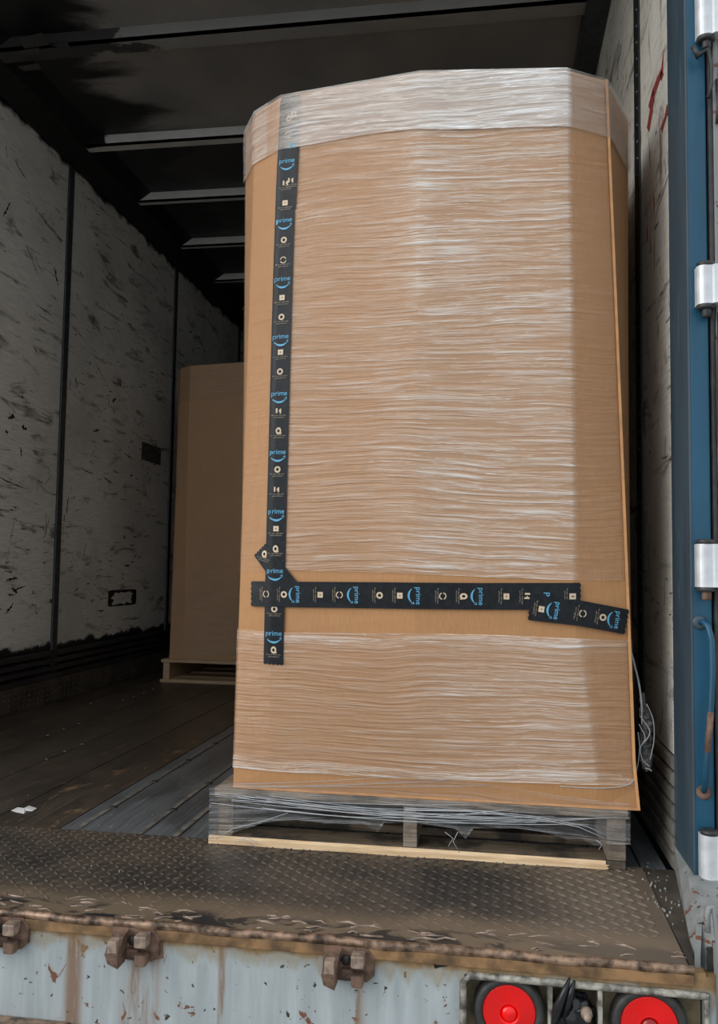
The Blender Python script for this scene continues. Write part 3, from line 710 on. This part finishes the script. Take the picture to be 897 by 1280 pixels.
def sc(g_, k, dx=0, dy=0): return [Vector((v.x*k+dx, v.y*k+dy, 0)) for v in g_[0]], g_[1]
def smile():
    V = []; Fc = []; n = 16
    for i in range(n+1):
        a = R(215+110*i/n); w_ = .0018*math.sin(math.pi*min(1, (i+1)/(n))*.9)+.0007
        V += [Vector((.020*math.cos(a), .011+.018*math.sin(a)+w_, 0)), Vector((.020*math.cos(a), .011+.018*math.sin(a)-w_, 0))]
    for i in range(n): Fc.append((2*i, 2*i+1, 2*i+3, 2*i+2))
    k = len(V); V += [Vector((.0195, .006, 0)), Vector((.0125, .0035, 0)), Vector((.019, -.0025, 0)), Vector((.0175, .003, 0))]; Fc += [(k, k+1, k+3), (k, k+3, k+2)]
    return V, Fc
def icon(kind):
    if kind == 0: return [ringmesh(.0030, .0062)]
    if kind == 1: return [rect(-.0055, -.005, .0055, .0055), ]
    if kind == 2: return [ringmesh(.0048, .0066, 20, 170), ringmesh(.0048, .0066, 200, 350)]
    if kind == 3: return [ringmesh(.0025, .0055, 0, 360, 20, 1.25), rect(.004, -.0062, .0060, -.003)]
    return [rect(-.0062, -.004, -.003, .005), rect(.0015, -.005, .0045, .004), rect(-.0005, -.001, .0022, .0015)]
def make_tape(name, path, width, off, prints, label=None, pang=None):
    # path: list of (x, z) centre points, prints: list of (distance, kind, rotation)
    P = [Vector((p[0], p[1])) for p in path]; S = [0]
    for a, c in zip(P, P[1:]): S.append(S[-1]+(c-a).length)
    def ev(s):
        for i in range(len(P)-1):
            if s <= S[i+1] or i == len(P)-2:
                t = (s-S[i])/(S[i+1]-S[i]); d = (P[i+1]-P[i]).normalized(); return P[i]+(P[i+1]-P[i])*t, d
    L = S[-1]; n = max(6, int(L/.008)); m_ = 10; V = []; Fc = []
    for i in range(n+1):
        p, d = ev(L*i/n); nrm = Vector((-d.y, d.x)); jag = .0015*math.sin(i*7) if 0 < i < n else 0
        for k in range(m_+1):
            q = p+nrm*(width*(k/m_-.5))
            if i in (0, n): q = q+d*(.0018 if k % 2 else -.0012)*(1 if i else -1)
            V.append(surf(q.x, q.y, off+.0009*max(0, mn.noise(Vector((q.x*30, q.y*6, 1))))))
    for i in range(n):
        for k in range(m_): Fc.append((i*(m_+1)+k, i*(m_+1)+k+1, (i+1)*(m_+1)+k+1, (i+1)*(m_+1)+k))
    b = MB().add(V, Fc, 0, True); o = b.build(name, M['tape'], cb, fix=False)
    if label: o['label'] = label
    for s, kind, rot in prints:
        pr = MB()
        p, d = ev(s); c, sn = math.cos(rot), math.sin(rot)
        if kind == 'P': gs = [(sc(TXT, .0175, 0, .0), 0), (sc(smile(), 1.0, 0, -.0095), 0)]
        elif kind == 'P1': gs = [(sc(PL, .02, 0, -.004), 0)]
        else:
            gs = [(sc(g_, 1.3, 0, .004), 1) for g_ in icon(kind)]+[(sc(SM1, .0050, 0, -.0085), 2), (sc(SM2, .0046, .001, -.0135), 2)]
            if kind == 1: gs[0] = (sc(icon(1)[0], 1.25, 0, .004), 1); gs.append((sc(rect(-.0012, -.001, .0012, .002), 1, 0, .004), 3))
        for (vv, ff), mi in gs:
            W = []
            for q in vv:
                x = p.x+q.x*c-q.y*sn; z = p.y+q.x*sn+q.y*c; W.append(surf(x, z, off+(.0014 if mi != 3 else .0018)))
            pr.add(W, ff, mi)
        pr.build('printed_mark', [M['pblue'], M['pbeige'], M['pdim'], M['tape']], o, fix=False)
    return o
def hx(px, py): h = hit(px, py); return (h.x, h.z)
vp = [hx(364, 121)]+[hx(x, y) for x, y in ((360, 194), (357.8, 240), (352.7, 400), (349, 540), (345.4, 680), (342.3, 830))]
def dist_on(path, x, z):
    best = None; S = 0
    for a, c in zip(path, path[1:]):
        a = Vector(a); c = Vector(c); d = c-a; t = max(0, min(1, (Vector((x, z))-a).dot(d)/d.length_squared)); q = (a+d*t-Vector((x, z))).length
        if best is None or q < best[0]: best = (q, S+t*d.length)
        S += d.length
    return best[1]
pv = []
for i, y in enumerate((205, 279, 352, 424, 495, 568, 642, 716, 794)): pv.append((y, 'P'))
for i, y in enumerate((152, 172, 232, 257, 303, 328, 375, 399, 443, 467, 516, 541, 589, 614, 663, 688, 763, 814)): pv.append((y, (3, 2, 4, 1, 0, 2, 1, 0, 1, 0, 4, 3, 0, 4, 1, 3, 0, 3)[i]))
prn = []
for y, k in pv:
    h = hit(348+(560-y)*.028, y); h = h or hit(345, y); prn.append((dist_on(vp, h.x, h.z), k, 0.0))
make_tape('tape_strip', vp, .051, .0046, prn, 'vertical black tape printed in light blue and beige')
# second, paler strip doubled over the first near the top (seen through the top film band)
v2 = [hx(369, 122), hx(367, 194), hx(363, 262)]
make_tape('tape_strip', v2, .030, .0052, [(.05, 1, 0.), (.13, 'P1', 0.), (.22, 4, 0.)])
hp = [hx(316, 742), hx(450, 743.5), hx(600, 745), hx(724, 745)]
ph = [(323, 'P'), (333, 2), (354, 0), (371, 'P'), (399, 1), (423, 2), (444, 'P'), (473, 0), (498, 1), (520, 'P'), (551, 2), (577, 3), (598, 'P'), (630, 1), (656, 4), (681, 'P1'), (712, 1)]
rot = -math.pi/2
prn = []
for x, k in ph:
    h = hit(x, 743); prn.append((dist_on(hp, h.x, h.z), k, rot))
make_tape('tape_strip', hp, .062, .0064, [q for q in prn if q[0] > .02], 'horizontal black tape printed in light blue and beige')
dp = [hx(326.5, 687), hx(364, 735)]
make_tape('tape_strip', dp, .045, .0056, [(.02, 3, R(-15)), (.05, 'P', R(-8))][:1], 'short diagonal piece of black printed tape at the crossing')
ep = [hx(661, 759), hx(720, 765.5), hx(781, 777)]
prn = []
for x, k in ((673, 1), (692, 'P'), (724, 2), (750, 0), (768, 'P')):
    h = hit(x, 766); prn.append((dist_on(ep, h.x, h.z), k, R(-98)))
make_tape('tape_strip', ep, .058, .0084, prn, 'slanted end piece of black printed tape over the right corner')

# ------------------------------------------------------------------ pallets
def pallet(dx, dy, new, label):
    Z = lambda a: a
    t = empty('wooden_pallet', (-.185+dx, 2.06+dy, 0.0015), label, 'pallet', None)
    ms = M['wood_n'] if new else M['wood']; md = M['wood_n'] if new else M['wood_d']
    X0, X1, Y0, Y1 = -.675+dx, .308+dx, 2.06+dy, 3.26+dy
    for k, (a, c) in enumerate(((X0+.012, X0+.05), (-.205+dx, -.172+dx), (X1-.042, X1))):
        MB().box((a, Y0+.006, .021), (c, Y1, .117), .002).build('stringer', ms if k != 0 or new else M['wood_d'], t)
    yb = [Y0, Y0+.18, Y0+.36, Y0+.54, Y0+.72, Y0+.90, Y1-.10]
    for k, y in enumerate(yb):
        j = 0 if new else rnd.uniform(-.004, .004)
        MB().box((X0+j, y, .1175), (X1+.004+j*.4, y+(.14 if k in (0,) else .10), .1355), .002).build('deck_board', ms, t)
    for k, y in enumerate([Y0-.004, Y0+.17, Y0+.40, Y0+.62, Y0+.86, Y1-.10]):
        b = MB(); x1 = X1-.002
        if k == 0 and not new:
            xb = .262+dx
            # front board: pale fresh-split edge, ragged end, dark stub beyond
            zt = .0205
            b.box((X0-.008, y+.004, .0015), (x1, y+.10, zt), .0015, 0)
            fz = [(X0-.009, y), (xb-.008, y), (xb+.004, y+.002), (xb-.004, y+.004)]
            seg = 22; V = []; Fc = []
            for i in range(seg+1):
                x = X0-.009+(xb-X0+.009)*i/seg; wob = .0012*math.sin(i*2.1)+.0008*rnd.random()
                V += [(x, y-.001, .0022+.0006*math.sin(i)), (x, y-.001+.0005*rnd.random(), zt-.0045+wob-(.003*(i/seg))), (x, y+.005, zt+.0006)]
            for i in range(seg):
                Fc += [(3*i, 3*i+3, 3*i+4, 3*i+1), (3*i+1, 3*i+4, 3*i+5, 3*i+2)]
            Vj = [(xb, y-.001, .0025), (xb+.007, y-.001, .006), (xb+.002, y-.001, .010), (xb+.008, y-.001, .0135), (xb, y-.001, zt-.006)]
            b.add(V, Fc, 1); b.add(Vj, [(0, 1, 2, 3, 4)], 1)
            b.build('bottom_board', [md, M['fresh']], t, fix=False)
        else: b.box((X0-.004, y, .0015), (x1, y+(.13 if k < 3 else .1), .0205), .002); b.build('bottom_board', md, t)
    nl = MB()
    for xx in (X0+.03, -.188+dx, X1-.02):
        for z_ in (.030,): nl.lathe((xx, Y0+.0065, .122), (0, -1, 0), [(.002, 0), (.0, .003)], 6)
    return t
pl = pallet(0, 0, False, 'weathered grey wooden pallet with a fresh pale front edge under the nearest box')
# film dragged over the pallet front
rnd2 = random.Random(3)
def scallop(x):          # lower edge of the torn film
    pts = [(-.69, .012), (-.655, .018), (-.60, .040), (-.54, .062), (-.47, .072), (-.38, .068), (-.30, .073), (-.262, .055), (-.25, .078), (-.17, .082), (-.08, .074), (-.055, .050), (-.04, .078), (.06, .084), (.13, .078), (.175, .066), (.205, .070), (.24, .055), (.27, .060), (.32, .064)]
    for (a, za), (c, zc) in zip(pts, pts[1:]):
        if a <= x <= c: return za+(zc-za)*(x-a)/(c-a)
    return .06
def pallet_film(low):
    V = []; H = []; UV = []; Fc = []; NX, NZ = 150, (12 if low else 5)
    for j in range(NZ+1):
        k = j/NZ
        for i in range(NX+1):
            x = -.684+(.316+.684)*i/NX
            if not low:
                xx = max(-.63, min(.333, x)); z = .1385+(1-k)*(.010+.035*math.exp(-((x+.1)/.28)**2))
                p = (xx+(x-xx)*k, 2.0585-.006*k, z); h = .22+.25*mn.noise(Vector((x*4, k*2, 2)))+(.3 if j == 0 else 0)
            else:
                zl = scallop(x); y = 2.052+.004*math.sin(k*3)+.003*mn.noise(Vector((x*8, k*4, 0)))
                p = (x, y, .1365-(.1365-zl)*k); h = .40+.5*mn.noise(Vector((x*4, k*5, 2)))+(.45 if j >= NZ-1 else 0)
                if x > .24: h += .25
                if k < .2: h += .2
            V.append(p); H.append(max(.06, h)); UV.append((x, p[2]*1.1+.02*math.sin(x*5)))
    for j in range(NZ):
        for i in range(NX): Fc.append((j*(NX+1)+i, j*(NX+1)+i+1, (j+1)*(NX+1)+i+1, (j+1)*(NX+1)+i))
    return grid_obj('torn_stretch_wrap', V, Fc, H, UV, M['film_low'], pl if low else cb)
pallet_film(True); pallet_film(False)
st = MB()
def strand(pts, r=.0011): st.tube([Vector(p) for p in pts], r, 5)
for k in range(15):
    x0 = rnd2.uniform(-.68, -.45); x1 = rnd2.uniform(-.05, .31); z0 = rnd2.uniform(.095, .136); z1 = rnd2.uniform(.09, .136); sag = rnd2.uniform(.004, .022)
    strand([(x0+(x1-x0)*i/14, 2.047-rnd2.uniform(0, .002), z0+(z1-z0)*i/14-sag*math.sin(math.pi*i/14)) for i in range(15)], rnd2.uniform(.0003, .0009))
st2 = MB(); st, st2 = st2, st
for z0, x1, z1 in ((.142, -.1, .185), (.146, .0, .178), (.150, -.2, .190)):
    strand([(-.62+(x1+.62)*i/12, 2.054-.004*math.sin(math.pi*i/12), z0+(z1-z0)*(i/12)**1.2) for i in range(13)], .0006)
tag(st.build('film_strand', M['strand'], cb), kind='stuff'); st = st2
strand([(-.20, 2.046, .112), (-.05, 2.046, .118), (.1, 2.045, .112), (.20, 2.044, .098), (.262, 2.046, .074)], .0010)
strand([(-.20, 2.046, .117), (-.05, 2.046, .121), (.1, 2.045, .116), (.22, 2.044, .10), (.268, 2.046, .080)], .0008)
for px in ([(296, 1050), (310, 1047), (322, 1054), (316, 1062)], [(270, 1049), (290, 1036), (330, 1026), (360, 1016)], [(292, 1054), (305, 1049), (318, 1058)], [(556, 1040), (566, 1048), (560, 1058)], [(574, 1066), (566, 1052), (572, 1040)], [(745, 1050), (752, 1056), (748, 1062)]):
    strand([at(x, y, 1, 2.042) for x, y in px], .0008)
tag(st.build('film_strand', M['strand'], pl), kind='stuff')

# film tail hanging beside the box
t = empty('hanging_film', tuple(at(806, 960, 1, 2.10)), 'crumpled wad of clear film dangling between the near box and right wall', 'plastic film')
def wad(seed, cen, size, sub=4):
    bm = bmesh.new(); bmesh.ops.create_icosphere(bm, subdivisions=sub, radius=1)
    for v in bm.verts:
        p = v.co.copy(); q = p*2.0+Vector((seed, 0, 0)); d = 1-abs(mn.noise(q))*1.1-abs(mn.noise(q*2.3))*.6
        v.co = Vector((cen[0]+p.x*size[0]*d+.006*mn.noise(Vector((p.z*3, seed, 0))), cen[1]+p.y*size[1]*d, cen[2]+p.z*size[2]*(.6+.4*d)))
    V = [v.co.copy() for v in bm.verts]; bm.verts.ensure_lookup_table(); Fc = [[q.index for q in f.verts] for f in bm.faces]; bm.free()
    return V, Fc
V = []; Fc = []
for sd_, px, py, sx_, sz_ in ((1, 803, 885, .010, .040), (5, 808, 905, .015, .040), (9, 806, 925, .018, .040), (13, 808, 948, .016, .035)):
    c = at(px, py, 1, 2.10); a, f_ = wad(sd_, c, (sx_, .015, sz_)); n0 = len(V); V += a; Fc += [[i+n0 for i in q] for q in f_]
grid_obj('crumple', [tuple(v) for v in V], Fc, [.55]*len(V), [(v.x*3, v.z*2) for v in V], M['film_low'], t)
b = MB(); b3 = MB()
for P, r in (([(781, 792), (788, 815), (797, 850), (801, 880), (802, 905)], .0022), ([(783, 795), (792, 825), (800, 860), (803, 890)], .0012), ([(797, 915), (799, 935), (796, 960), (789, 978), (770, 984), (740, 985), (700, 983)], .0016),
    ([(798, 905), (806, 922), (800, 935), (803, 950), (812, 958)], .0018), ([(808, 880), (816, 900), (817, 925), (812, 950)], .0014), ([(800, 895), (812, 915), (803, 930)], .0018), ([(806, 960), (812, 962), (814, 964)], .0016)):
    Y = 2.085; tgt = b3 if P[-1][0] < 790 and P[-1][1] > 970 else b
    pts = [at(x, y, 1, Y if x > 790 else 2.062) for x, y in P]
    sm = []
    for i in range(len(pts)-1):
        p0, p1, p2, p3 = pts[max(0, i-1)], pts[i], pts[i+1], pts[min(len(pts)-1, i+2)]
        for k in range(5):
            q = k/5; sm.append(.5*((2*p1)+(-p0+p2)*q+(2*p0-5*p1+4*p2-p3)*q*q+(-p0+3*p1-3*p2+p3)*q**3))
    sm.append(pts[-1]); tgt.tube(sm, r*.7, 6)
tag(b.build('film_strand', M['strand'], t), kind='stuff'); b3.build('loose_film_edge', M['strand'], cb)

# ------------------------------------------------------------------ second box deep inside
OX, OY = -1.238, 2.735
b2 = empty('cardboard_box', (-.15+OX, 2.07+OY, ZB), 'shaded tan cardboard box in plain stretch film, deep inside against the left wall', 'box')
make_box_mesh((OX, OY)).build('box_body', M['card2'], b2)
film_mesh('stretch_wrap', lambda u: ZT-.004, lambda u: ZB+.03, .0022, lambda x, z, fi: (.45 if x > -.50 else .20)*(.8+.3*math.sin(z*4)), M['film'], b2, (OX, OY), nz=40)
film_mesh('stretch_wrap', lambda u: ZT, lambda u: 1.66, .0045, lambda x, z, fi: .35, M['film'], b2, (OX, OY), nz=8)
b = MB()
for x, z0, z1 in ((-.46, .9, 1.84), (-.425, .3, 1.35)):
    q0 = surf(x, z0, .006); q1 = surf(x, z1, .006)
    b.add([q0+Vector((OX, OY, 0)), q0+Vector((OX+.004, OY, 0)), q1+Vector((OX+.004, OY, 0)), q1+Vector((OX, OY, 0))], [(0, 1, 2, 3)])
b.build('flap_seam', M['card2'], b2)
pallet(OX, OY-.0, True, 'tan wooden pallet under the far box by the left wall')

# ------------------------------------------------------------------ small litter
P = [at(x, y, 2, .001) for x, y in ((14, 1013), (22, 1009), (30, 1010), (36, 1007), (46, 1010), (40, 1014), (33, 1013), (30, 1017), (20, 1015))]
cen = sum(P, Vector())/len(P)
b = MB(); b.add([cen+Vector((0, 0, .004))]+P+[p+Vector((0, 0, -.0005)) for p in P], [(0, i+1, (i+1) % len(P)+1) for i in range(len(P))]+[(i+1, i+1+len(P), (i+1) % len(P)+1+len(P), (i+1) % len(P)+1) for i in range(len(P))])
tag(b.build('paper_scrap', M['paper'], None, loc=tuple(P[0])), 'torn scrap of white paper on the brown floor planks', 'paper')
b = MB()
for k in range(48):
    u = rnd.random(); px = 800+u*45+rnd.gauss(0, 9); py = 1075+u*75+rnd.gauss(0, 10); q = at(px, py, 2, .0)
    if q.x > .40 or q.y < 1.63: continue
    s = rnd.uniform(.0006, .0026); b.lathe((q.x, q.y, .0), (rnd.uniform(-.3, .3), rnd.uniform(-.3, .3), 1), [(s, -.003), (s*1.1, s*.5), (s*.4, s), (0, s)], 5)
for k in range(60):
    x, y = rnd.uniform(-1.9, -.7), rnd.uniform(1.7, 3.4); s = rnd.uniform(.0007, .0018); b.lathe((x, y, -.0), (0, 0, 1), [(s, -.008), (s*1.1, s*.5), (0, s)], 5)
o = b.build('grit', M['glassbit'], None, loc=(.36, 2.0, 0)); tag(o, 'pale grit and glass crumbs scattered on floor by the right wall', 'debris', kind='stuff')
